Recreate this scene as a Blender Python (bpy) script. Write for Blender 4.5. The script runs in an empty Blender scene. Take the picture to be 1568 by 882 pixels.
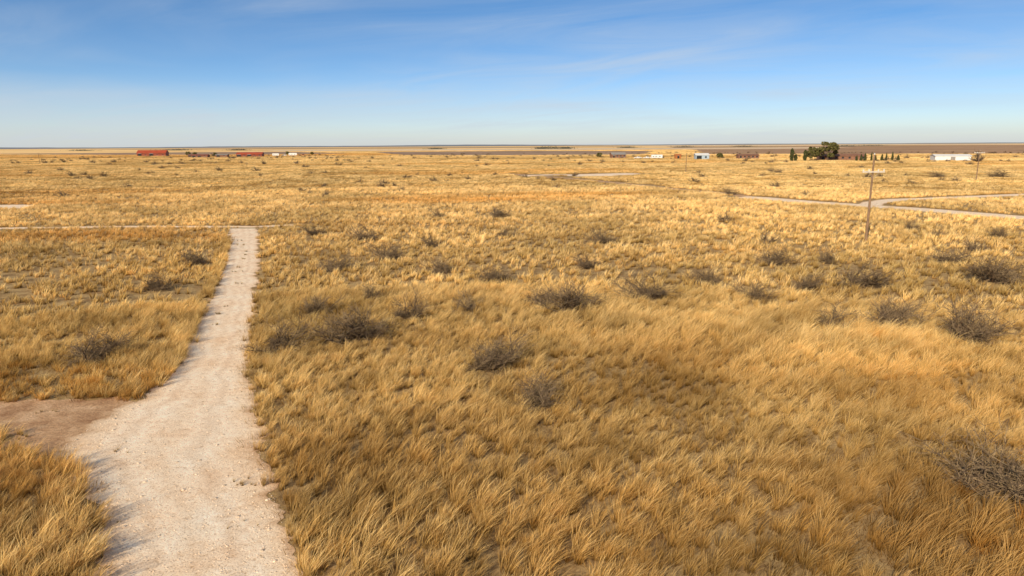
import bpy, math, random
import numpy as np
from mathutils import Matrix, Vector, noise
random.seed(7); rng=np.random.default_rng(11)
sc=bpy.context.scene
COL=sc.collection
V=Vector

# ------------------------------------------------------------ helpers
def link(o,parent=None):
    COL.objects.link(o)
    if parent: o.parent=parent
    return o
def mesh_obj(name,verts,faces,mat=None,parent=None,smooth=False,do_link=True):
    me=bpy.data.meshes.new(name)
    me.from_pydata([tuple(v) for v in verts],[],[tuple(f) for f in faces])
    if mat: me.materials.append(mat)
    if smooth:
        for p in me.polygons: p.use_smooth=True
    me.update()
    o=bpy.data.objects.new(name,me)
    if do_link: link(o,parent)
    return o
def empty(name,loc,rz=0):
    e=bpy.data.objects.new(name,None); e.location=loc; e.rotation_euler=(0,0,rz); e.empty_display_size=.5
    link(e); return e
class NT:
    def __init__(s,nt): s.nt=nt; nt.nodes.clear()
    def n(s,t,inp=None,**kw):
        nd=s.nt.nodes.new(t)
        for k,v in kw.items(): setattr(nd,k,v)
        if inp:
            for k,v in inp.items():
                if isinstance(v,bpy.types.NodeSocket): s.nt.links.new(v,nd.inputs[k])
                else: nd.inputs[k].default_value=v
        return nd
    def ramp(s,fac,stops,interp='LINEAR'):
        nd=s.n('ShaderNodeValToRGB',{0:fac}); cr=nd.color_ramp; cr.interpolation=interp
        while len(cr.elements)<len(stops): cr.elements.new(.5)
        for e,(p,c) in zip(cr.elements,stops):
            e.position=p; e.color=(c[0],c[1],c[2],1) if hasattr(c,'__len__') else (c,c,c,1)
        return nd.outputs[0]
    def mix(s,f,a,b,bt='MIX'):
        nd=s.n('ShaderNodeMix',data_type='RGBA',blend_type=bt)
        for i,v in ((0,f),(6,a),(7,b)):
            if isinstance(v,bpy.types.NodeSocket): s.nt.links.new(v,nd.inputs[i])
            else: nd.inputs[i].default_value=v if i==0 else (tuple(v)+(1,) if len(v)==3 else v)
        return nd.outputs[2]
    def math(s,op,a,b=0.0,c=0.0):
        nd=s.n('ShaderNodeMath',operation=op)
        for i,v in enumerate((a,b,c)):
            if isinstance(v,bpy.types.NodeSocket): s.nt.links.new(v,nd.inputs[i])
            else: nd.inputs[i].default_value=v
        return nd.outputs[0]
    def noise(s,vec,scale,detail=3,rough=.55,dist=0.):
        return s.n('ShaderNodeTexNoise',{'Vector':vec,'Scale':scale,'Detail':detail,'Roughness':rough,'Distortion':dist}).outputs[0]
    def scale(s,vec,v):
        nd=s.n('ShaderNodeVectorMath',{0:vec,1:v},operation='MULTIPLY'); return nd.outputs[0]
def newmat(name):
    m=bpy.data.materials.new(name); m.use_nodes=True; return m,NT(m.node_tree)
def finish(t,col,rough=.9,bump=None,spec=.2):
    p=t.n('ShaderNodeBsdfPrincipled',{'Base Color':col,'Roughness':rough,'Specular IOR Level':spec})
    if bump is not None: t.nt.links.new(bump,p.inputs['Normal'])
    t.n('ShaderNodeOutputMaterial',{0:p.outputs[0]})
def simple(name,c,var=.25,scale=2.,rough=.8,metal=0):
    m,t=newmat(name); pos=t.n('ShaderNodeNewGeometry').outputs['Position']
    n=t.noise(pos,scale,3)
    a=tuple(x*(1-var) for x in c)+(1,); b=tuple(min(1,x*(1+var)) for x in c)+(1,)
    finish(t,t.ramp(n,[(.3,a[:3]),(.7,b[:3])]),rough); return m

# ------------------------------------------------------------ shared large scale tone of the prairie
def prairie_tone(t,pos):
    n1=t.noise(pos,.045,4,.6,.4)
    n2=t.noise(t.scale(pos,(.5,1.3,1)),.012,4,.6,.3)
    tone=t.ramp(n1,[(.32,(.78,.72,.62)),(.45,(.95,.92,.88)),(.55,(1.03,1.0,.95)),(.70,(1.08,1.03,.92))])
    tone2=t.ramp(n2,[(.36,(.95,.82,.66)),(.44,(1,.97,.93)),(.6,(1.05,1.02,1.0))])
    return t.mix(1,tone,tone2,'MULTIPLY')
def nz(xy,f,z=0): return np.array([noise.noise(V((x*f,y*f,z))) for x,y in xy])
spots=[(-30,40,14,(.82,.81,.78)),(-24,58,10,(.90,.88,.84)),(10,16,5,(.74,.65,.56)),(4,27,4,(.84,.78,.70)),(8,31,4,(.84,.76,.66)),(17,27,4,(.88,.80,.71)),(30,30,9,(.95,.92,.88)),(-2,21,4,(.84,.78,.70)),(15,17,4,(.84,.74,.62)),(2,16,4,(.86,.79,.70))]
def tones(P,k=1.):
    """per-tuft colour multiplier: broad patches of greener/browner/paler grass"""
    a=nz(P,.05,1)+.5*nz(P,.13,2)+.25*nz(P,.4,3)
    b=nz(P*np.array([.35,1.1]),.03,5)+.5*nz(P*np.array([.35,1.1]),.09,6)
    c=nz(P,.25,9)+.5*nz(P,.7,10)
    lerp=lambda q,xs,cols:np.stack([np.interp(q,xs,[cc[i] for cc in cols]) for i in range(3)],1)
    T=lerp(a,[-.55,-.15,.15,.55],[(.72,.70,.65),(.94,.92,.89),(1.03,1.01,.98),(1.12,1.09,1.02)])
    T*=lerp(b,[-.5,-.26,-.05,.4],[(.86,.70,.52),(.95,.86,.75),(1,.99,.98),(1.05,1.03,1.0)])
    T*=lerp(c,[-.5,0,.5],[(.74,.71,.67),(1,1,1),(1.13,1.13,1.11)])
    for x,y,r,cc in spots:
        w=np.exp(-((P[:,0]-x)**2+(P[:,1]-y)**2)/(r*r))[:,None]; T*=(1-w)+w*np.array(cc)
    return 1+(T-1)*k

def grass_mat(name,root,mid,tip,trans=.25):
    m,t=newmat(name)
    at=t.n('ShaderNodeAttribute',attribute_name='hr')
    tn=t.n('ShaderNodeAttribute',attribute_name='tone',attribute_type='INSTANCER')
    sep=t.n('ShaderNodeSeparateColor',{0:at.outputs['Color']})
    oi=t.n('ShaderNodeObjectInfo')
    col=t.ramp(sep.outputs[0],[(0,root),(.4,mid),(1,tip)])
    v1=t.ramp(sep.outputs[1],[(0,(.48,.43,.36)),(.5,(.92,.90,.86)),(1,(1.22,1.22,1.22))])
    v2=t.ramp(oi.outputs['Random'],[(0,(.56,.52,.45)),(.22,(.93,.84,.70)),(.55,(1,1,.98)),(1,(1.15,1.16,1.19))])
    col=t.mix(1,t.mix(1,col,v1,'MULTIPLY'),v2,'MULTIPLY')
    col=t.mix(1,col,tn.outputs['Color'],'MULTIPLY')
    d=t.n('ShaderNodeBsdfDiffuse',{'Color':col})
    tr=t.n('ShaderNodeBsdfTranslucent',{'Color':col})
    mx=t.n('ShaderNodeMixShader',{0:trans,1:d.outputs[0],2:tr.outputs[0]})
    t.n('ShaderNodeOutputMaterial',{0:mx.outputs[0]})
    return m
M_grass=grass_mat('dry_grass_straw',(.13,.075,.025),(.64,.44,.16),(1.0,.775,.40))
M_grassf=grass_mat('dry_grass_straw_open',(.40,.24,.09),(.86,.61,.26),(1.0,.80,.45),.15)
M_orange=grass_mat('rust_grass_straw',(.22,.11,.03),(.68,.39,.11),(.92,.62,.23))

# ------------------------------------------------------------ world layout (metres; x east, y away)
road_L=[(-8.4,11.5),(-9.7,14.1),(-10.5,15.7),(-11.7,17.6),(-13.3,19.4),(-15.4,21.2),(-15.4,23.4),(-15.2,26.0),(-15.3,28.7),(-16.6,33.8),(-19.0,40.8),(-22.4,51.3),(-25.6,60.4),(-31.6,76.2),(-35.6,85.6)]
road_R=[(-3.4,10.5),(-5.0,14.1),(-6.3,16.9),(-7.4,19.1),(-8.3,21.2),(-9.1,23.0),(-10.2,25.4),(-11.3,27.8),(-13.3,32.6),(-15.9,40.7),(-19.6,51.2),(-22.7,60.2),(-28.6,76.4),(-31.9,85.4)]
road_poly=road_L+road_R[::-1]
dirt_poly=[(-30,24.3),(-24,25.2),(-19.0,26.2),(-16.4,26.4),(-14.6,26.0),(-14.8,20.8),(-16.5,21.5),(-18.8,23.2),(-24,23.0),(-30,22.6)]
def resample(pts,n):
    P=np.array(pts,float); d=np.r_[0,np.cumsum(np.linalg.norm(np.diff(P,axis=0),axis=1))]
    s=np.linspace(0,d[-1],n); return np.c_[np.interp(s,d,P[:,0]),np.interp(s,d,P[:,1])]
def in_poly(x,y,poly):
    c=np.zeros(len(x),bool); n=len(poly)
    for i in range(n):
        x1,y1=poly[i]; x2,y2=poly[i-1]
        if y1==y2: continue
        cond=((y1>y)!=(y2>y))&(x<(x2-x1)*(y-y1)/(y2-y1)+x1); c^=cond
    return c
def near_line(x,y,pts,w):
    m=np.zeros(len(x),bool)
    for (x1,y1),(x2,y2) in zip(pts[:-1],pts[1:]):
        dx,dy=x2-x1,y2-y1; L=dx*dx+dy*dy
        t=np.clip(((x-x1)*dx+(y-y1)*dy)/L,0,1)
        m|=np.hypot(x-x1-t*dx,y-y1-t*dy)<w
    return m
cross=[(-110,85.5),(-65.4,87.0),(-51.2,88.4),(-40.8,87.9),(-33.3,87.2),(-28.5,89)]
ranch1=[(44.5,133),(46.9,130.7),(52.6,119.5),(58.1,112.4),(63,105.4),(69.4,93.4),(82,72)]
ranch2=[(58.7,111.6),(62,118),(69.4,124.3),(81.3,128.1),(100.9,135.2),(150,150)]
track=[(-0.7,252),(8,232),(17.6,214.1),(27,190),(34.5,167.8),(40,153),(43.9,145.8),(46,134)]
pale_patches=[[(5,226),(9,235),(18,237),(21,226),(34,229),(46,244),(43,252),(28,246),(20,242),(12,243),(3,238)],
              [(-98,115),(-90,114),(-83,117),(-86,124),(-95,125)]]

# ------------------------------------------------------------ ground
m,t=newmat('prairie_soil')
pos=t.n('ShaderNodeNewGeometry').outputs['Position']
ln=t.n('ShaderNodeVectorMath',{0:pos},operation='LENGTH').outputs['Value']
fine=t.noise(pos,6.,5,.7); med=t.noise(pos,.9,3,.6)
soil=t.mix(t.ramp(med,[(.35,0),(.65,1)]),t.ramp(fine,[(.3,(.18,.10,.045)),(.7,(.42,.27,.12))]),t.ramp(fine,[(.3,(.34,.22,.10)),(.7,(.64,.45,.21))]))
farc=t.mix(1,(.96,.71,.36),prairie_tone(t,t.scale(pos,(.25,.25,.25))),'MULTIPLY')
streak=t.noise(t.scale(pos,(.0007,.004,1)),1.,5,.6)
farc=t.mix(1,farc,t.ramp(streak,[(.38,(.60,.50,.43)),(.47,(1,.95,.9)),(.7,(1.05,1.02,1))]),'MULTIPLY')
f=t.n('ShaderNodeMapRange',{0:ln,1:350.,2:1100.}).outputs[0]
b=t.n('ShaderNodeBump',{'Strength':.6,'Distance':.08,'Height':fine}).outputs[0]
finish(t,t.mix(f,soil,farc),.95,b,.05); M_soil=m
radii=[6,15,40,100,200,400,800,1600,3200,6400,12800,30000,60000]; SG=72
vs=[(0,0,0)]; fs=[]
for r in radii:
    for k in range(SG):
        a=2*math.pi*k/SG; vs.append((r*math.cos(a),r*math.sin(a),0))
for k in range(SG): fs.append((0,1+k,1+(k+1)%SG))
for i in range(len(radii)-1):
    for k in range(SG):
        a=1+i*SG+k; b_=1+i*SG+(k+1)%SG; fs.append((a,a+SG,b_+SG,b_))
mesh_obj('ground',vs,fs,M_soil)

# ------------------------------------------------------------ caliche road
m,t=newmat('caliche')
pos=t.n('ShaderNodeNewGeometry').outputs['Position']
uv=t.n('ShaderNodeUVMap').outputs[0]
u=t.n('ShaderNodeSeparateXYZ',{0:uv}).outputs[0]
n1=t.noise(pos,.5,5,.6); n2=t.noise(pos,4,7,.78); n3=t.noise(pos,22,4,.7)
wob=t.math('ADD',u,t.math('MULTIPLY',t.math('SUBTRACT',t.noise(pos,.12,2),.5),.14))
c=t.ramp(n1,[(.3,(.92,.68,.46)),(.5,(1.0,.81,.60)),(.75,(1.0,.87,.69))])
c=t.mix(1,c,t.ramp(n2,[(.33,(.62,.52,.42)),(.42,(.96,.93,.90)),(.6,(1.05,1.05,1.05))]),'MULTIPLY')
c=t.mix(.85,c,t.ramp(n3,[(.36,(.62,.54,.46)),(.46,(1,1,1)),(.66,(1.15,1.15,1.15))]),'MULTIPLY')
c=t.mix(.8,c,t.ramp(wob,[(0,(.60,.46,.33)),(.08,(.92,.85,.77)),(.20,(1.04,1.04,1.04)),(.28,(.90,.84,.79)),(.36,(1.05,1.05,1.05)),(.50,(.92,.87,.82)),(.62,(1.05,1.05,1.05)),(.70,(.88,.82,.77)),(.78,(1.04,1.04,1.04)),(.93,(.92,.85,.77)),(1,(.60,.46,.33))]),'MULTIPLY')
hgt=t.math('ADD',n2,t.math('MULTIPLY',n3,.5))
b=t.n('ShaderNodeBump',{'Strength':.6,'Distance':.05,'Height':hgt}).outputs[0]
finish(t,c,.95,b,.1); M_cal=m
m,t=newmat('red_dirt')
pos=t.n('ShaderNodeNewGeometry').outputs['Position']
n1=t.noise(pos,.9,5,.65); n2=t.noise(pos,9,5,.7)
c=t.ramp(n1,[(.3,(.38,.20,.10)),(.5,(.62,.38,.21)),(.7,(.84,.58,.36))])
c=t.mix(1,c,t.ramp(n2,[(.3,(.62,.58,.54)),(.6,(1.05,1.05,1.05))]),'MULTIPLY')
finish(t,c,.95,t.n('ShaderNodeBump',{'Strength':.7,'Distance':.06,'Height':n2}).outputs[0],.1); M_dirt=m

def strip(name,L,R,n,z,mat,cols=10,wob=.35,freq=.9):
    A=resample(L,n); B=resample(R,n); vs=[];fs=[];uvs=[]
    for i in range(n):
        a=A[i];b=B[i]; d=(b-a)/max(1e-6,np.linalg.norm(b-a))
        def wb(p,k): return wob*(noise.noise(V((p[0]*freq,p[1]*freq,k)))+.5*noise.noise(V((p[0]*freq*4,p[1]*freq*4,k))))
        a=a+d*wb(a,3)-d*.12; b=b+d*wb(b,9)+d*.12
        for j in range(cols+1):
            q=j/cols; p=a*(1-q)+b*q; vs.append((p[0],p[1],z)); uvs.append((q,i/n))
    for i in range(n-1):
        for j in range(cols):
            k=i*(cols+1)+j; fs.append((k,k+1,k+cols+2,k+cols+1))
    o=mesh_obj(name,vs,fs,mat); me=o.data; ul=me.uv_layers.new(name='UVMap')
    for lp in me.loops: ul.data[lp.index].uv=uvs[lp.vertex_index]
    return o
strip('caliche_road',road_L,road_R,420,.012,M_cal,wob=.6)
def ribbon(name,pts,w,z,mat,n=80,wob=.5):
    P=resample(pts,n); T=np.gradient(P,axis=0); T/=np.linalg.norm(T,axis=1)[:,None]; N=np.c_[-T[:,1],T[:,0]]
    strip(name,(P+N*w/2).tolist(),(P-N*w/2).tolist(),n,z,mat,4,wob,.3)
ribbon('ranch_road',ranch1,5.0,.012,M_cal)
ribbon('ranch_road',ranch2,3.4,.008,M_cal)
ribbon('dirt_track',cross,1.6,.004,M_cal)
ribbon('dirt_track',track,3.0,.004,M_dirt)
def sheet(name,poly,z,mat,wob=.3,freq=.6,seg=12):
    P=resample(list(poly)+[poly[0]],len(poly)*seg)[:-1]
    v=[(p[0]+wob*noise.noise(V((p[0]*freq,p[1]*freq,1))),p[1]+wob*noise.noise(V((p[0]*freq,p[1]*freq,5))),z) for p in P]
    o=mesh_obj(name,v,[list(range(len(v)))],mat)
    if o.data.polygons[0].normal.z<0: o.data.flip_normals()
    ul=o.data.uv_layers.new(name='UVMap')
    for lp in o.data.loops: ul.data[lp.index].uv=(.42,.5)
    return o
sheet('dirt_driveway',dirt_poly,.006,M_dirt,.7,.9)
for p in pale_patches: sheet('caliche_clearing',p,.006,M_cal,1.2,.2)

# ------------------------------------------------------------ far fields
def field_mat(name,a,b,sc_=(.004,.02,1)):
    m,t=newmat(name); pos=t.n('ShaderNodeNewGeometry').outputs['Position']
    n=t.noise(t.scale(pos,sc_),1.,6,.65); n2=t.noise(pos,.06,4,.7)
    c=t.ramp(n,[(.35,a),(.65,b)])
    c=t.mix(1,c,t.ramp(n2,[(.35,(.7,.7,.7)),(.65,(1.15,1.15,1.15))]),'MULTIPLY')
    finish(t,c,.95,None,.05); return m
M_f1=field_mat('brush_field',(.28,.18,.12),(.50,.34,.22))
M_f2=field_mat('brush_field_red',(.32,.19,.11),(.62,.38,.21))
M_f3=field_mat('stubble_field',(.74,.52,.31),(.92,.71,.46))
fields=[('plowed_field',[(-130,810),(-20,735),(140,735),(240,1150),(60,1300),(-260,1300)],.05,M_f1),
 ('plowed_field',[(200,740),(520,620),(1400,1500),(2600,3300),(800,3600),(330,1250)],.07,M_f2),
 ('plowed_field',[(-1100,1350),(-560,1000),(-300,930),(-240,1060),(-500,1500)],.06,M_f1),
 ('plowed_field',[(-2600,4200),(-500,3300),(600,3600),(900,5000),(-3200,6200)],.1,M_f1),
 ('stubble_field',[(-560,1700),(600,1450),(1100,2200),(-900,2500)],.08,M_f3),
 ('stubble_field',[(900,4200),(3500,4200),(9000,9000),(1500,9500)],.15,M_f3)]
for nme,p,z,mt in fields: sheet(nme,p,z,mt,10,.02,6)
dark_polys=[fields[0][1],fields[1][1],fields[2][1]]

# distant ridge
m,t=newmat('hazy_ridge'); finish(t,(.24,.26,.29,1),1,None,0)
vs=[];fs=[];N=160
for i in range(N+1):
    a=math.radians(-60+120*i/N); r=15000
    h=20+24*max(0,noise.noise(V((i*.06,2,0)))+.35)+5*noise.noise(V((i*.7,0,0)))
    if a>0: h*=max(.45,1-a*1.1)
    vs+=[(r*math.sin(a),r*math.cos(a),-1),((r+900)*math.sin(a),(r+900)*math.cos(a),h)]
for i in range(N): fs.append((2*i,2*i+2,2*i+3,2*i+1))
mesh_obj('hills',vs,fs,m,smooth=True)

# ------------------------------------------------------------ grass prototypes
def blades(n,h,r0,w,lean,tilt,segs,rnd,ox=0,oy=0,acc=None):
    vs,fs,hr=acc
    for _ in range(n):
        a=random.uniform(0,2*math.pi); rr=r0*math.sqrt(random.random()); x=ox+rr*math.cos(a); y=oy+rr*math.sin(a)
        L=h*random.uniform(.45,1.12); ti=tilt*random.uniform(.1,1)
        d=V((math.cos(a)*ti,math.sin(a)*ti,1)).normalized()
        bend=V((lean*random.uniform(.3,1.4)+.15*math.cos(a),.25*lean*random.uniform(-1,1)+.15*math.sin(a),-.16))
        wa=random.uniform(0,math.pi); wd=V((math.cos(wa),math.sin(wa),0)); g=min(1,max(0,rnd+random.uniform(-.3,.3)))
        b0=len(vs)
        for s in range(segs+1):
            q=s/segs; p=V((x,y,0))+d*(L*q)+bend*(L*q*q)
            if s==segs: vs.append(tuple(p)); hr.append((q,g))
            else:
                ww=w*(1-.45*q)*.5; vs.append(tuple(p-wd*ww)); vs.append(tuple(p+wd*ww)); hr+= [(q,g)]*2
        for s in range(segs-1): k=b0+2*s; fs.append((k,k+1,k+3,k+2))
        k=b0+2*(segs-1); fs.append((k,k+1,k+2))
def proto(name,fn,mat):
    acc=([],[],[]); fn(acc); o=mesh_obj(name,acc[0],acc[1],mat,do_link=False)
    at=o.data.attributes.new('hr','FLOAT_COLOR','POINT')
    at.data.foreach_set('color',np.array([(a,b,0,1) for a,b in acc[2]],dtype=np.float32).ravel())
    return o
def collection(name,objs):
    c=bpy.data.collections.new(name)
    for o in objs: c.objects.link(o)
    return c
def patchfn(size,nt,nb,h,w,lean,seg=1):
    def f(acc):
        for _ in range(nt):
            x=random.uniform(-size/2,size/2); y=random.uniform(-size/2,size/2)
            blades(nb,h*random.uniform(.6,1.15),.16,w,lean,.5,seg,random.random(),x,y,acc)
    return f
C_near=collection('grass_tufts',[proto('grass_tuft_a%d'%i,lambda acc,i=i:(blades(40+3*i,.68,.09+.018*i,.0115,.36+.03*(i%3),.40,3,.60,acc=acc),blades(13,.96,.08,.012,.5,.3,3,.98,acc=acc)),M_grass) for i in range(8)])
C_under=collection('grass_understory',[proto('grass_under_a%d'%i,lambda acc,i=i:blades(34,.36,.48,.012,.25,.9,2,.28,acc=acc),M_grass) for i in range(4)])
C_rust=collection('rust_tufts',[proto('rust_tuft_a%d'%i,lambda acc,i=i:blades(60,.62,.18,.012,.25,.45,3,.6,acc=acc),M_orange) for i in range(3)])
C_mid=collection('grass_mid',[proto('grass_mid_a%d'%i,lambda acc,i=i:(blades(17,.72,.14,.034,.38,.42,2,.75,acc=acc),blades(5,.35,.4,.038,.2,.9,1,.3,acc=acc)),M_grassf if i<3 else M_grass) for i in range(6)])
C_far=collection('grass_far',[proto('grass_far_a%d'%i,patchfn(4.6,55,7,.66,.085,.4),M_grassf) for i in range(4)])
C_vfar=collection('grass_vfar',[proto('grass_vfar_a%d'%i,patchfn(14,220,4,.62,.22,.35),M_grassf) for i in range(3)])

def scatter(name,xy,rot,scl,idx,coll,tone=None,z=0):
    n=len(xy); me=bpy.data.meshes.new(name)
    me.vertices.add(n); co=np.zeros((n,3),np.float32); co[:,:2]=xy; co[:,2]=z; me.vertices.foreach_set('co',co.ravel())
    r=np.zeros((n,3),np.float32); r[:,2]=rot
    a=me.attributes.new('rot','FLOAT_VECTOR','POINT'); a.data.foreach_set('vector',r.ravel())
    if np.ndim(scl)==1: scl=np.repeat(np.asarray(scl)[:,None],3,1)
    a=me.attributes.new('scl','FLOAT_VECTOR','POINT'); a.data.foreach_set('vector',np.asarray(scl,np.float32).ravel())
    a=me.attributes.new('idx','INT','POINT'); a.data.foreach_set('value',np.asarray(idx,np.int32))
    if tone is not None:
        tt=np.ones((n,4),np.float32); tt[:,:3]=tone
        a=me.attributes.new('tone','FLOAT_COLOR','POINT'); a.data.foreach_set('color',tt.ravel())
    o=bpy.data.objects.new(name,me); link(o)
    g=bpy.data.node_groups.new(name+'_scatter','GeometryNodeTree')
    g.interface.new_socket('Geometry',in_out='INPUT',socket_type='NodeSocketGeometry'); g.interface.new_socket('Geometry',in_out='OUTPUT',socket_type='NodeSocketGeometry')
    N=g.nodes; i=N.new('NodeGroupInput'); ou=N.new('NodeGroupOutput'); ip=N.new('GeometryNodeInstanceOnPoints'); ci=N.new('GeometryNodeCollectionInfo')
    ci.inputs[0].default_value=coll; ci.inputs['Separate Children'].default_value=True; ci.inputs['Reset Children'].default_value=True
    def na(nm,ty):
        x=N.new('GeometryNodeInputNamedAttribute'); x.data_type=ty; x.inputs[0].default_value=nm; return x.outputs[0]
    L=g.links; L.new(i.outputs[0],ip.inputs['Points']); L.new(ci.outputs[0],ip.inputs['Instance']); ip.inputs['Pick Instance'].default_value=True
    L.new(na('idx','INT'),ip.inputs['Instance Index']); L.new(na('rot','FLOAT_VECTOR'),ip.inputs['Rotation']); L.new(na('scl','FLOAT_VECTOR'),ip.inputs['Scale'])
    L.new(ip.outputs[0],ou.inputs[0])
    md=o.modifiers.new('scatter','NODES'); md.node_group=g
    return o
shr=[(-27.3,58.8,2.5),(-25.5,47.8,2.3),(-20.1,31.6,2.4),(-11.7,33.1,2.8),(-8.4,34.8,3.2),(-14.7,55.2,2.4),(-11,61,2.9),(-5.5,54,2.1),(-1.4,50.1,2.6),(-15.9,73.8,2.8),(-2.6,41.3,1.9),(3.5,41.1,3.2),(-9.4,43.8,1.5),(-6.2,39.2,2.3),(-1.2,29.8,2.9),(.9,25.4,1.9),(6.2,56,2.1),(9,44.3,3.2),(14.2,49,1.9),(21.9,57.1,2.7),(16,43.9,2.3),(20.2,46.5,2.3),(26.9,57.3,1.7),(24.8,47.5,3.2),(17.7,36.9,2.2),(21.2,36.9,2.9),(23.6,34.2,3.0),(37,57.3,2.8),(35.4,49.6,4.2),(14.1,18.1,2.6),(-22.9,78.6,2.3),(-10.1,97.7,2.4),(-1.7,95.4,2.3),(9.6,70.7,2.8),(44.8,139.8,2.7),(-12.2,40.6,2),(1.9,42.4,1.8),(43.5,63.6,1.9),(46.6,74.3,1.2),(52.1,72.5,1.8),(47.2,80.2,1.6),(93.9,244.2,3),(127.3,204.8,4),(143.3,202.8,5),(-8.2,68.6,1.8),(-1,76.4,2)]
AZ=math.radians(45)
def sector(r0,r1,dens):
    A=AZ*(r1*r1-r0*r0); n=int(A*dens)
    r=np.sqrt(rng.uniform(r0*r0,r1*r1,n)); a=rng.uniform(-AZ,AZ,n); return np.c_[r*np.sin(a),r*np.cos(a)-4]
def clear(xy,marg=.0,jit=.3,sk=.27):
    x=xy[:,0]+rng.normal(0,jit,len(xy)); y=xy[:,1]+rng.normal(0,jit,len(xy))
    bad=in_poly(x,y,road_poly)|in_poly(x,y,dirt_poly)|near_line(x,y,road_L[1:],marg)|near_line(x,y,road_R,marg)
    bad|=near_line(x,y,ranch1,3.6)|near_line(x,y,ranch2,2.6)|near_line(x,y,cross,1.0)|near_line(x,y,track,1.6)
    for p in pale_patches: bad|=in_poly(x,y,p)
    for sx,sy,sw in shr: bad|=(np.hypot(x-sx,(y-sy+.45)*.8)<sw*sk+.15)
    return xy[~bad]
# near
P=clear(sector(8,52,10.5),.05,.16)
d=nz(P,.22)+.6*nz(P,.8,4)
P=P[rng.random(len(P))<np.clip(.95+.85*d,.38,1)]
# slightly thicker, uneven fringe along the road's west side
E=resample(road_L[7:-1],520); E=E+np.c_[-np.abs(rng.normal(.35,.35,520)),rng.normal(0,.2,520)]
E=E[(rng.random(len(E))<np.clip(.6+1.6*nz(E,.35,30),.1,1))&(E[:,1]<75)]; nE=len(E)
P=np.concatenate([P,E])
n=len(P); s=rng.uniform(.50,1.04,n)*(1+.38*nz(P,.1,8)); s[-nE:]=rng.uniform(.5,1.0,nE)
eR=near_line(P[:,0],P[:,1],road_R,.5); s[eR]*=.8
rust=(in_poly(P[:,0],P[:,1],[(-34,24.5),(-14.5,26),(-15.3,29.5),(-24,31),(-34,30)])&(rng.random(n)<.7))|((nz(P,.13,20)>.45)&(rng.random(n)<.15))
rust|=in_poly(P[:,0],P[:,1],[(11,14.5),(16,16),(17,21),(13,18.5)])&(rng.random(n)<.4)
rz=rng.normal(0,.6,n); T=tones(P)
g=~rust
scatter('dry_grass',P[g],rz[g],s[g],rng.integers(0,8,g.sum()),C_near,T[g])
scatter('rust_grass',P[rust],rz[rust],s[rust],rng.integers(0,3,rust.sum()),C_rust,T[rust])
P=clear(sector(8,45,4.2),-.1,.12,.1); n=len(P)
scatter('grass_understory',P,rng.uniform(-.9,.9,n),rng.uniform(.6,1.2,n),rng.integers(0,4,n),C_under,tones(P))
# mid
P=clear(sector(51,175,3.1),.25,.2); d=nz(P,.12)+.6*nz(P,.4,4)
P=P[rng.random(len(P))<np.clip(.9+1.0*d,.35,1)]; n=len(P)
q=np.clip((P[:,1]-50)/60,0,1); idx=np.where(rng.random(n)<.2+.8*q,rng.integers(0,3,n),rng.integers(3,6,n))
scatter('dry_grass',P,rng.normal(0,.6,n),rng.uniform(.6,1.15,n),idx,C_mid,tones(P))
# far patches on jittered grids
def gridpts(step,r0,r1):
    xs=np.arange(-r1,r1,step); X,Y=np.meshgrid(xs,np.arange(0,r1,step)); P=np.c_[X.ravel(),Y.ravel()]+rng.uniform(-.3,.3,(X.size,2))*step
    r=np.hypot(P[:,0],P[:,1]+4); a=np.abs(np.arctan2(P[:,0],P[:,1]+4)); return P[(r>r0)&(r<r1)&(a<AZ)]
def farclear(P,m):
    x,y=P[:,0],P[:,1]; bad=near_line(x,y,track,m)
    for p in pale_patches: bad|=near_line(x,y,p+[p[0]],m)|in_poly(x,y,p)
    for p in dark_polys: bad|=in_poly(x,y,p)
    return P[~bad]
P=farclear(gridpts(4.2,174,470),3.2); n=len(P)
scatter('dry_grass',P,rng.normal(0,.3,n),np.c_[np.ones(n),np.ones(n),rng.uniform(.7,1.1,n)],rng.integers(0,4,n),C_far,tones(P*.5,.85))
P=farclear(gridpts(13,466,1500),9); n=len(P)
scatter('dry_grass',P,rng.normal(0,.3,n),np.c_[np.ones(n),np.ones(n),rng.uniform(.7,1.1,n)],rng.integers(0,3,n),C_vfar,tones(P*.12+300,.9))

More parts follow.
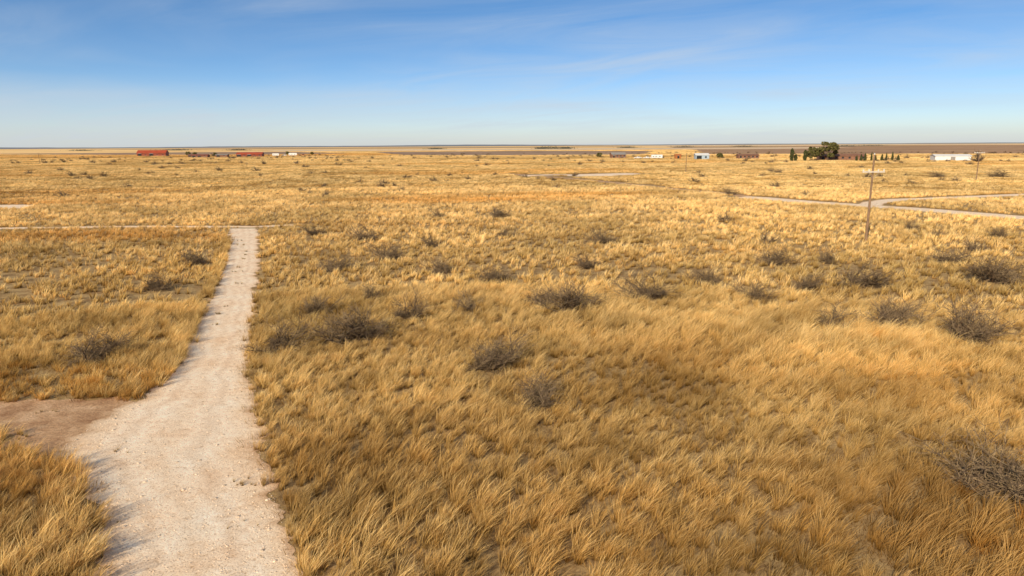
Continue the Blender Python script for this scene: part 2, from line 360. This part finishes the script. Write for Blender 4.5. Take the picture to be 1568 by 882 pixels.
# ------------------------------------------------------------ shrubs
M_twig=simple('mesquite_bark',(.14,.095,.06),.35,3,.9)
M_twig2=simple('creosote_twig',(.27,.19,.105),.35,3,.9)
def shrub_mesh(name,seed,w=1.,h=.5,stems=16,tw=.011,depth=3,mats=(M_twig,M_twig2)):
    random.seed(seed); vs=[];fs=[];mi=[]
    lop=random.uniform(0,6.28)
    def seg(p,q,r0,r1):
        d=(q-p); 
        if d.length<1e-5: return
        a=d.orthogonal().normalized(); b=d.cross(a).normalized(); k=len(vs)
        for pp,r in ((p,r0),(q,r1)):
            for j in range(3):
                an=j*2.0944; vs.append(pp+(a*math.cos(an)+b*math.sin(an))*r)
        for j in range(3): fs.append((k+j,k+(j+1)%3,k+3+(j+1)%3,k+3+j)); mi.append(0 if r0>tw*.8 else random.choice((0,1)))
    def grow(p,d,L,r,lev):
        n=3
        for i in range(n):
            d=(d+V((random.gauss(0,.22),random.gauss(0,.22),random.gauss(.04,.15)))).normalized()
            q=p+d*(L/n)
            if q.z<.02: q.z=.02
            seg(p,q,r,r*.75); p=q; r*=.8
            if lev>0:
                for _ in range(3):
                    dd=(d+V((random.gauss(0,.7),random.gauss(0,.7),random.gauss(.15,.45)))).normalized()
                    grow(p,dd,L*random.uniform(.4,.75),max(r*.65,tw*.35),lev-1)
    for i in range(stems):
        a=random.uniform(0,6.283); e=random.uniform(.2,1.3)
        d=V((math.cos(a)*math.cos(e),math.sin(a)*math.cos(e),math.sin(e)*1.0))
        grow(V((random.uniform(-.12,.12)*w,random.uniform(-.12,.12)*w,0)),d,random.uniform(.14,.34)*w*(1+.4*math.cos(a-lop)),tw*1.5,depth-1)
    me=bpy.data.meshes.new(name); me.from_pydata([tuple(v*1.0) for v in vs],[],fs)
    for mm in mats: me.materials.append(mm)
    me.polygons.foreach_set('material_index',mi)
    X=np.array([v[:] for v in vs]); ww=(np.percentile(np.abs(X[:,:2]),97)*2); hh=np.percentile(X[:,2],98)
    for v in me.vertices: v.co.x/=ww; v.co.y/=ww; v.co.z*=h/hh
    me.update(); return me
SH=[shrub_mesh('mesquite_%d'%i,50+i,1.,1.,stems=22,tw=.0064,depth=3) for i in range(7)]
random.seed(3)
for i,(x,y,w) in enumerate(shr):
    o=bpy.data.objects.new('mesquite_shrub',SH[i%7]); link(o); o.location=(x,y,-.03); o.rotation_euler=(0,0,random.uniform(0,6.28))
    hh=max(1.15,w*random.uniform(.42,.56)); 
    if i==26: hh=2.1
    if i==29: hh=1.6
    if y>90: w*=1.2
    o.scale=(w*1.15,w*random.uniform(.85,1.15),hh)
# distant brush mass
SP=[]
for i in range(3):
    ob=bpy.data.objects.new('brush_%d'%i,shrub_mesh('brush_m%d'%i,90+i,1.,1.,stems=22,tw=.015,depth=2)); SP.append(ob)
C_br=collection('brush_variants',SP)
P=np.concatenate([sector(60,100,.0006),sector(100,260,.0018),sector(260,900,.0014)]); P=P[(nz(P,.012,3)+.4*nz(P,.05,7))>-.12]
x,y=P[:,0],P[:,1]; bad=near_line(x,y,ranch1,5)|near_line(x,y,ranch2,5)|near_line(x,y,cross,4)|near_line(x,y,track,5)|near_line(x,y,road_L,6); P=P[~bad]; n=len(P)
w=rng.uniform(1.0,2.8,n)*np.clip(.7+P[:,1]/500,.75,1.4)
scatter('mesquite_brush',P,rng.uniform(0,6.28,n),np.c_[w,w,np.maximum(1.,w*rng.uniform(.38,.58,n))],rng.integers(0,3,n),C_br)

# ------------------------------------------------------------ road debris
def stone(name,seed):
    random.seed(seed); import bmesh
    bm=bmesh.new(); bmesh.ops.create_icosphere(bm,subdivisions=1,radius=1)
    for v in bm.verts: v.co*=random.uniform(.7,1.2); v.co.z*=.6
    me=bpy.data.meshes.new(name); bm.to_mesh(me); bm.free(); me.materials.append(M_stone); return bpy.data.objects.new(name,me)
M_stone=simple('limestone_chip',(.74,.58,.42),.35,5,.9)
C_st=collection('stones',[stone('stone_%d'%i,i) for i in range(3)])
A=np.c_[rng.uniform(-17,-3,26000),rng.uniform(11,48,26000)]; A=A[in_poly(A[:,0],A[:,1],road_poly)]
edge=near_line(A[:,0],A[:,1],road_L,.7)|near_line(A[:,0],A[:,1],road_R,.7); A=A[edge|(rng.random(len(A))<.5)]; n=len(A)
scatter('gravel',A,rng.uniform(0,6,n),rng.uniform(.009,.028,n)*(1+1.3*(rng.random(n)<.05)),rng.integers(0,3,n),C_st,z=.016)
# weeds on the road
wp=[(-8,18.9,1),(-8.2,19.0,.9),(-7.8,19.1,.7),(-13.1,21.3,.6),(-23.2,57,1),(-22.4,55,1),(-10.9,27,.7),(-18.4,42.5,.8),(-18.0,40.5,1),(-17,38.2,.8),(-24.4,61.5,1),(-26,66,1),(-28,70.5,1.2),(-27.6,69,1),(-14.6,38,.8),(-7.2,16.6,.5),(-11,16.9,.6),(-29.6,74,1),(-25.3,64,1),(-20.5,50,.9),(-12.1,29.5,.7),(-20,23.8,1),(-22,24.3,1.2),(-18,24.9,.9),(-25,24,1.3),(-17.2,22.6,1)]
P=[];S=[]
for x,y,k in wp:
    for _ in range(4): P.append((x+random.gauss(0,.2),y+random.gauss(0,.12))); S.append(k*random.uniform(.15,.36))
P=np.array(P); n=len(P)
scatter('roadside_weeds',P,rng.uniform(0,6.28,n),np.array(S),rng.integers(0,8,n),C_near,np.full((n,3),.65),z=.012)

# ------------------------------------------------------------ building parts
class Part:
    def __init__(s): s.v=[];s.f=[]
    def box(s,x0,x1,y0,y1,z0,z1):
        k=len(s.v); s.v+=[(x,y,z) for z in(z0,z1) for y in(y0,y1) for x in(x0,x1)]
        s.f+=[tuple(k+i for i in f) for f in((0,2,3,1),(4,5,7,6),(0,1,5,4),(2,6,7,3),(0,4,6,2),(1,3,7,5))]; return s
    def prism(s,x0,x1,y0,y1,z0,z1,ov=.4):   # gable roof, ridge along x
        k=len(s.v); ym=(y0+y1)/2; th=.15
        for x in (x0-ov,x1+ov):
            s.v+=[(x,y0-ov,z0),(x,ym,z1),(x,y1+ov,z0),(x,y1+ov,z0+th),(x,ym,z1+th),(x,y0-ov,z0+th)]
        for i in range(6): s.f.append((k+i,k+(i+1)%6,k+6+(i+1)%6,k+6+i))
        s.f+=[(k,k+1,k+4,k+5),(k+1,k+2,k+3,k+4),(k+6,k+11,k+10,k+7),(k+7,k+10,k+9,k+8)]; return s
    def gable(s,x0,x1,y0,y1,z0,z1):
        for x in (x0,x1):
            k=len(s.v); s.v+=[(x,y0,z0),(x,y1,z0),(x,(y0+y1)/2,z1)]; s.f.append((k,k+1,k+2))
        return s
    def cyl(s,c,r,r2,h,ax='z',n=12):
        k=len(s.v); c=V(c)
        for q,rr in ((0,r),(1,r2)):
            for j in range(n):
                a=6.2832*j/n; p=(math.cos(a)*rr,math.sin(a)*rr,q*h)
                if ax=='x': p=(p[2],p[0],p[1])
                if ax=='y': p=(p[0],p[2],p[1])
                s.v.append(tuple(c+V(p)))
        for j in range(n): s.f.append((k+j,k+(j+1)%n,k+n+(j+1)%n,k+n+j))
        s.f+=[tuple(k+j for j in range(n))[::-1],tuple(k+n+j for j in range(n))]; return s
    def make(s,name,mat,parent): return mesh_obj(name,s.v,s.f,mat,parent)
M_red=simple('red_metal',(.46,.085,.035),.2,.3,.6); M_redd=simple('dark_red_metal',(.26,.07,.04),.25,.3,.6)
M_white=simple('white_metal',(.80,.78,.74),.06,.3,.5); M_glass=simple('dark_glass',(.03,.035,.04),.1,1,.2)
M_brown=simple('brown_brick',(.26,.13,.08),.2,1,.8); M_roofg=simple('grey_roof',(.30,.27,.24),.15,1,.7)
M_bl=simple('pale_blue_metal',(.38,.46,.52),.08,1,.5); M_tire=simple('rubber',(.03,.03,.03),.1,1,.9)
M_or=simple('rust_paint',(.45,.16,.05),.2,1,.7); M_wood=simple('pole_wood',(.27,.17,.10),.3,2,.9); M_arm=simple('arm_wood',(.62,.54,.44),.12,2,.9)
def building(name,loc,w,dp,hw,hr,wall,roof,doors=1,wins=3,rz=0.,dw=3.,dh=2.6,trim=None):
    e=empty(name,loc,rz); x0,x1,y0,y1=-w/2,w/2,-dp/2,dp/2
    Part().box(x0,x1,y0,y1,0,hw).gable(x0,x1,y0,y1,hw,hr).make('walls',wall,e)
    Part().prism(x0,x1,y0,y1,hw+.01,hr+.02).make('roof',roof,e)
    D=Part(); W=Part(); T=Part(); tot=doors+wins; order=[('d' if i%max(1,(tot//max(1,doors)))==0 and i//max(1,(tot//max(1,doors)))<doors else 'w') for i in range(tot)]
    for i,k in enumerate(order):
        cx=x0+w*(i+.5)/tot
        if k=='d':
            D.box(cx-dw/2,cx+dw/2,y0-.06,y0-.003,0.02,min(dh,hw-.15)); T.box(cx-dw/2-.15,cx+dw/2+.15,y0-.1,y0-.063,min(dh,hw-.15),min(dh,hw-.15)+.14)
        else: W.box(cx-.6,cx+.6,y0-.05,y0-.003,1.0,min(2.1,hw-.3)); T.box(cx-.7,cx+.7,y0-.12,y0-.003,.88,.98)
    if D.v: D.make('doors',M_glass if wall is not M_white else M_roofg,e)
    if W.v: W.make('windows',M_glass,e)
    if T.v: T.make('trim',trim or M_white,e)
    return e
building('red_barn',(-440,855,0),32,18,3.6,7.0,M_redd,M_red,2,3,.25,4,3.)
building('red_barn',(-279,744,0),26,12,2.6,4.4,M_redd,M_red,2,3,.15,4,2.3)
building('storage_shed',(-318,712,0),16,8,2.0,2.8,M_brown,M_redd,2,1,.1)
building('storage_shed',(-300,722,0),12,7,2.2,2.8,M_brown,M_roofg,1,1,.1)
building('storage_shed',(-336,735,0),9,6,2.1,2.8,M_brown,M_brown,1,1,.1)
building('brick_house',(84,548,0),11,8,2.6,4.2,M_brown,M_roofg,1,3,.1,1.2,2.1)
building('metal_workshop',(132,482,0),9.0,8,2.9,4.0,M_bl,M_white,1,1,-.1,3.4,2.4,M_roofg)
building('storage_shed',(121,505,0),4,4,2.2,3.2,M_or,M_or,1,0,0,1.5,2.0)
building('brick_house',(169,497,0),14,8,2.2,3.1,M_brown,M_brown,1,4,-.1,1.2,2.0,M_roofg)
building('brick_house',(207,436,0),27,9,2.5,3.7,M_brown,M_brown,1,6,-.2,1.2,2.1,M_roofg)
building('white_warehouse',(258,408,0),18.5,9,2.6,3.5,M_white,M_white,1,0,-.25,2.4,2.0,M_roofg)
def trailer(name,loc,w,h,rz):
    e=empty(name,loc,rz)
    B=Part().box(-w/2,w/2,-1.2,1.2,.55,h); B.make('body',M_white,e)
    Part().box(-w/2+.15,w/2-.15,-1.05,1.05,h+.003,h+.12).make('roof',M_roofg,e)
    W=Part()
    for q in (-.35,-.1,.25): W.box(q*w-.4,q*w+.4,-1.24,-1.203,1.3,1.9)
    W.make('windows',M_glass,e)
    T=Part(); 
    for q in (-.25,-.12,.2): T.cyl((q*w,-1.1,.36),.36,.36,.25,'y'); T.cyl((q*w,.85,.36),.36,.36,.25,'y')
    T.make('wheels',M_tire,e); Part().box(w/2,w/2+1.2,-.08,.08,.5,.62).make('hitch',M_tire,e)
def pickup(name,loc,rz,mat):
    e=empty(name,loc,rz)
    Part().box(-2.7,2.7,-.95,.95,.45,1.05).box(-.5,1.2,-.85,.85,1.053,1.75).make('body',mat,e)
    Part().box(-.4,1.1,-.89,-.853,1.15,1.6).make('windows',M_glass,e)
    T=Part()
    for x in (-1.7,1.8): T.cyl((x,-1.0,.38),.38,.38,.25,'y'); T.cyl((x,.75,.38),.38,.38,.25,'y')
    T.make('wheels',M_tire,e)
trailer('camper_trailer',(-268,792,0),7,2.8,.1); trailer('camper_trailer',(-253,806,0),9,3.1,.2); pickup('pickup_truck',(-261,800,0),0.2,M_white); pickup('pickup_truck',(-244,815,0),0.,M_redd)
trailer('camper_trailer',(107,511,0),8,2.9,.05); pickup('pickup_truck',(94,516,0),.1,M_white); pickup('pickup_truck',(100,512,0),.2,M_white); pickup('pickup_truck',(-288,742,0),.1,M_white)

# ------------------------------------------------------------ utility poles
M_ins=simple('insulator',(.75,.75,.72),.05,1,.3)
def pole(loc,h,r=.15,arm=True,rz=.4,armz=None):
    e=empty('utility_pole',loc,rz)
    Part().cyl((0,0,0),r,r*.62,h,'z',14).make('mast',M_wood,e)
    az=armz or h-.6
    if arm:
        Part().box(-1.2,1.2,-.19,-.09,az,az+.15).make('crossarm',M_arm,e)
        B=Part()
        for s in(-1,1):
            k=len(B.v); B.v+=[(s*.6,-.2,az),(s*.6,-.17,az),(0.02*s,-.17,az-.6),(0.02*s,-.2,az-.6),(s*.6,-.2,az+.04),(s*.6,-.17,az+.04),(0.02*s,-.17,az-.56),(0.02*s,-.2,az-.56)]
            B.f+=[(k,k+1,k+2,k+3),(k+4,k+7,k+6,k+5),(k,k+3,k+7,k+4),(k+1,k+5,k+6,k+2)]
        B.make('braces',M_roofg,e)
        I=Part()
        for x in (-1.1,-.5,.5,1.1): I.cyl((x,-.14,az+.15),.05,.075,.17,'z',8)
        I.cyl((0,0,h),.045,.06,.15,'z',8); I.make('insulators',M_ins,e)
    return e
pole((36.9,70.6,0),8.9,.135,True,.1,7.1); pole((127.4,189.1,0),8,.15,True,-.6,7.3); pole((64.2,254.7,0),7,.14,False); pole((136.2,479,0),7,.16,False)
pole((-324,477,0),7,.16,False)

# ------------------------------------------------------------ trees
def leafmat(name,a,b):
    m,t=newmat(name); pos=t.n('ShaderNodeNewGeometry').outputs['Position']; n=t.noise(pos,1.2,4,.7)
    finish(t,t.ramp(n,[(.3,a),(.7,b)]),.8,None,.1); return m
M_leaf=leafmat('tree_foliage',(.07,.07,.025),(.22,.19,.065)); M_con=leafmat('conifer_foliage',(.04,.055,.02),(.13,.13,.05))
M_bark=simple('tree_bark',(.13,.09,.06),.3,2,.9)
def tree(name,loc,w,h,kind='round',seed=0,leaf=.22,n=2600):
    random.seed(seed); e=empty(name,loc); T=Part(); T.cyl((0,0,0),h*.035,h*.02,h*.5,'z',8)
    vs=[];fs=[]
    def leafq(p,s):
        a=V((random.gauss(0,1),random.gauss(0,1),random.gauss(0,1))).normalized(); b=a.orthogonal().normalized()*s; c=a.cross(b).normalized()*s*.7
        k=len(vs); vs.extend([p-b,p-c,p+b,p+c]); fs.append((k,k+1,k+2,k+3))
    cl=[]
    if kind=='round':
        for i in range(26):
            a=random.uniform(0,6.283); z=random.uniform(.28,.92); r=math.sqrt(max(0,1-((z-.5)/.5)**2))*random.uniform(.35,.9)*w/2
            cl.append((V((r*math.cos(a),r*math.sin(a),z*h)),random.uniform(.10,.17)*w))
        for c,r in cl:
            k=len(T.v); p0=V((0,0,h*.3)); d=(c-p0); s=d.orthogonal().normalized()*.09; u=d.cross(s).normalized()*.09
            T.v+=[tuple(p0+s),tuple(p0+u),tuple(p0-s-u),tuple(c)]; T.f+=[(k,k+1,k+3),(k+1,k+2,k+3),(k+2,k,k+3)]
            for _ in range(n//26):
                v=V((random.gauss(0,1),random.gauss(0,1),random.gauss(0,1))).normalized()*r*random.uniform(.5,1.1); v.z*=.75; leafq(c+v,leaf*random.uniform(.6,1.3))
    else:
        for _ in range(n):
            z=random.uniform(.04,1)**1.1; a=random.uniform(0,6.283); prof=(1-z)**.7*(min(1,z*6)) if kind=='cone' else math.sqrt(max(0,1-(2*z-1)**2))
            r=prof*w/2*(.8+.25*math.sin(a*3+z*9+seed))*math.sqrt(random.uniform(.25,1.1)); leafq(V((r*math.cos(a),r*math.sin(a),z*h)),leaf*random.uniform(.6,1.3))
    T.make('trunk',M_bark,e); mesh_obj('crown',vs,fs,M_leaf if kind=='round' else M_con,e)
tree('shade_tree',(193,424,0),13,11.5,'round',1,.42,5200); tree('shade_tree',(184.5,426,0),7,8.5,'round',2,.35,2600); tree('shade_tree',(180,418,0),4,6.5,'round',5,.3,1600)
tree('juniper_tree',(166,411,0),2.6,7.5,'oval',3,.25,1500); tree('juniper_tree',(176,416,0),2.6,6.5,'oval',4,.25,1500); tree('juniper_tree',(169.5,414,0),2.2,4,'oval',6,.25,900)
for i,dx in enumerate((0,3.1,5.8,10.2,13,17.5,20.5,24.8,29)):
    tree('conifer_tree',(201+dx,404+dx*.3,0),1.8+.4*(i%3),3.3+1.9*((i*5)%4)/3,'cone',10+i,.2,800)
tree('shade_tree',(150,500,0),6,3.8,'round',31,.3,900); tree('shade_tree',(71,560,0),5,4,'round',32,.3,900)
for k,(x,y,w,h) in enumerate(((-262,815,5,5),(-350,770,6,5),(-315,740,5,4.5),(-390,840,6,5),(-470,880,7,5.5),(-238,830,5,4))): tree('shade_tree',(x,y,0),w,h,'round',40+k,.4,700)
ME=shrub_mesh('bare_tree_mesh',77,1,1,stems=9,tw=.010,depth=3,mats=(M_bark,M_twig))
for (x,y,w,h) in ((220.8,327.9,6,6.2),(-300,700,5,4),(-350,760,5,4.5)):
    e=empty('bare_tree',(x,y,0)); Part().cyl((0,0,0),.2,.13,1.7,'z',8).make('trunk',M_bark,e)
    o=bpy.data.objects.new('branches',ME); link(o,e); o.location=(0,0,1.5); o.scale=(w,w,h-1.5)
# far farmstead trees on the horizon
vs=[];fs=[];random.seed(5)
for cx,cy,wd,hh in [(120,2060,50,7),(165,2080,30,5),(90,2100,26,5),(-250,2300,40,4),(620,2500,60,6),(900,2700,70,6),(1250,2600,60,6),(1500,2900,90,6),(400,2400,50,5),(-1200,2500,80,5),(-900,2300,50,5),(-1600,2600,80,5)]:
    for _ in range(500):
        p=V((cx+random.gauss(0,wd*.35),cy+random.gauss(0,5),abs(random.gauss(0,hh*.45)))); s=random.uniform(.6,1.3)
        a=V((random.gauss(0,1),random.gauss(0,1),random.gauss(0,1))).normalized(); b=a.orthogonal().normalized()*s; c=a.cross(b).normalized()*s
        k=len(vs); vs+= [p-b,p-c,p+b,p+c]; fs.append((k,k+1,k+2,k+3))
mesh_obj('distant_trees',vs,fs,leafmat('hazy_foliage',(.07,.08,.06),(.13,.13,.09)))

# ------------------------------------------------------------ light
EL=math.radians(26); AZS=math.atan2(-.48,-.88)
sd=V((math.sin(AZS)*math.cos(EL),math.cos(AZS)*math.cos(EL),math.sin(EL)))
L=bpy.data.lights.new('sun','SUN'); L.energy=5.0; L.angle=math.radians(.5); L.color=(1,.86,.64)
so=bpy.data.objects.new('sun',L); link(so); so.rotation_euler=(-sd).to_track_quat('-Z','Y').to_euler()
w=bpy.data.worlds.new('World'); sc.world=w; w.use_nodes=True; t=NT(w.node_tree)
tc=t.n('ShaderNodeTexCoord').outputs['Generated']
sk=t.n('ShaderNodeTexSky',None,sky_type='NISHITA')
sk.sun_disc=False; sk.sun_elevation=EL; sk.sun_rotation=AZS%(2*math.pi); sk.altitude=900; sk.air_density=1.0; sk.dust_density=.3; sk.ozone_density=2.6
t.nt.links.new(t.n('ShaderNodeVectorMath',{0:t.scale(tc,(1,1,2.0))},operation='NORMALIZE').outputs[0],sk.inputs[0])
xyz=t.n('ShaderNodeSeparateXYZ',{0:tc})
skc=t.n('ShaderNodeHueSaturation',{'Saturation':1.32,'Value':1.65,'Color':sk.outputs[0]}).outputs[0]
# added greying of the unseen sky towards the zenith: less blue fill light
zenith_grey=t.n('ShaderNodeHueSaturation',{'Saturation':.75,'Value':1.5,'Color':sk.outputs[0]}).outputs[0]
skc=t.mix(t.ramp(xyz.outputs[2],[(.26,0),(.5,1)]),skc,zenith_grey)
hz=t.ramp(xyz.outputs[2],[(0,.90),(.03,.64),(.09,.22),(.2,0)])
skc=t.mix(hz,skc,(6.3,6.6,6.8))
zc=t.math('ADD',xyz.outputs[2],.10)
cv=t.n('ShaderNodeCombineXYZ',{0:t.math('DIVIDE',xyz.outputs[0],zc),1:t.math('DIVIDE',xyz.outputs[1],zc),2:2.7}).outputs[0]
cv=t.n('ShaderNodeVectorRotate',{'Vector':cv,'Angle':.5},rotation_type='Z_AXIS').outputs[0]
c1=t.noise(t.scale(cv,(.30,.34,1)),1.,3,.5,.4); c2=t.noise(t.scale(cv,(.7,1.3,1)),1.,7,.6,1.0)
cl=t.math('MULTIPLY',t.ramp(c1,[(.38,0),(.62,1)]),t.ramp(c2,[(.34,.25),(.70,1)]))
cl=t.math('MULTIPLY',cl,.6)
col=t.mix(cl,skc,(6.6,7.3,8.1))
bg=t.n('ShaderNodeBackground',{0:col,1:.09}); t.n('ShaderNodeOutputWorld',{0:bg.outputs[0]})

# ------------------------------------------------------------ camera
cam=bpy.data.cameras.new('camera'); cam.lens=24; cam.sensor_width=36; cam.clip_end=100000; cam.clip_start=.1
co=bpy.data.objects.new('camera',cam); link(co)
co.matrix_world=Matrix.Translation((0,0,10))@Matrix.Rotation(math.radians(78.22),4,'X')@Matrix.Rotation(math.radians(-.33),4,'Z')
sc.camera=co
sc.view_settings.view_transform='Standard'; sc.view_settings.look='None'; sc.view_settings.exposure=0
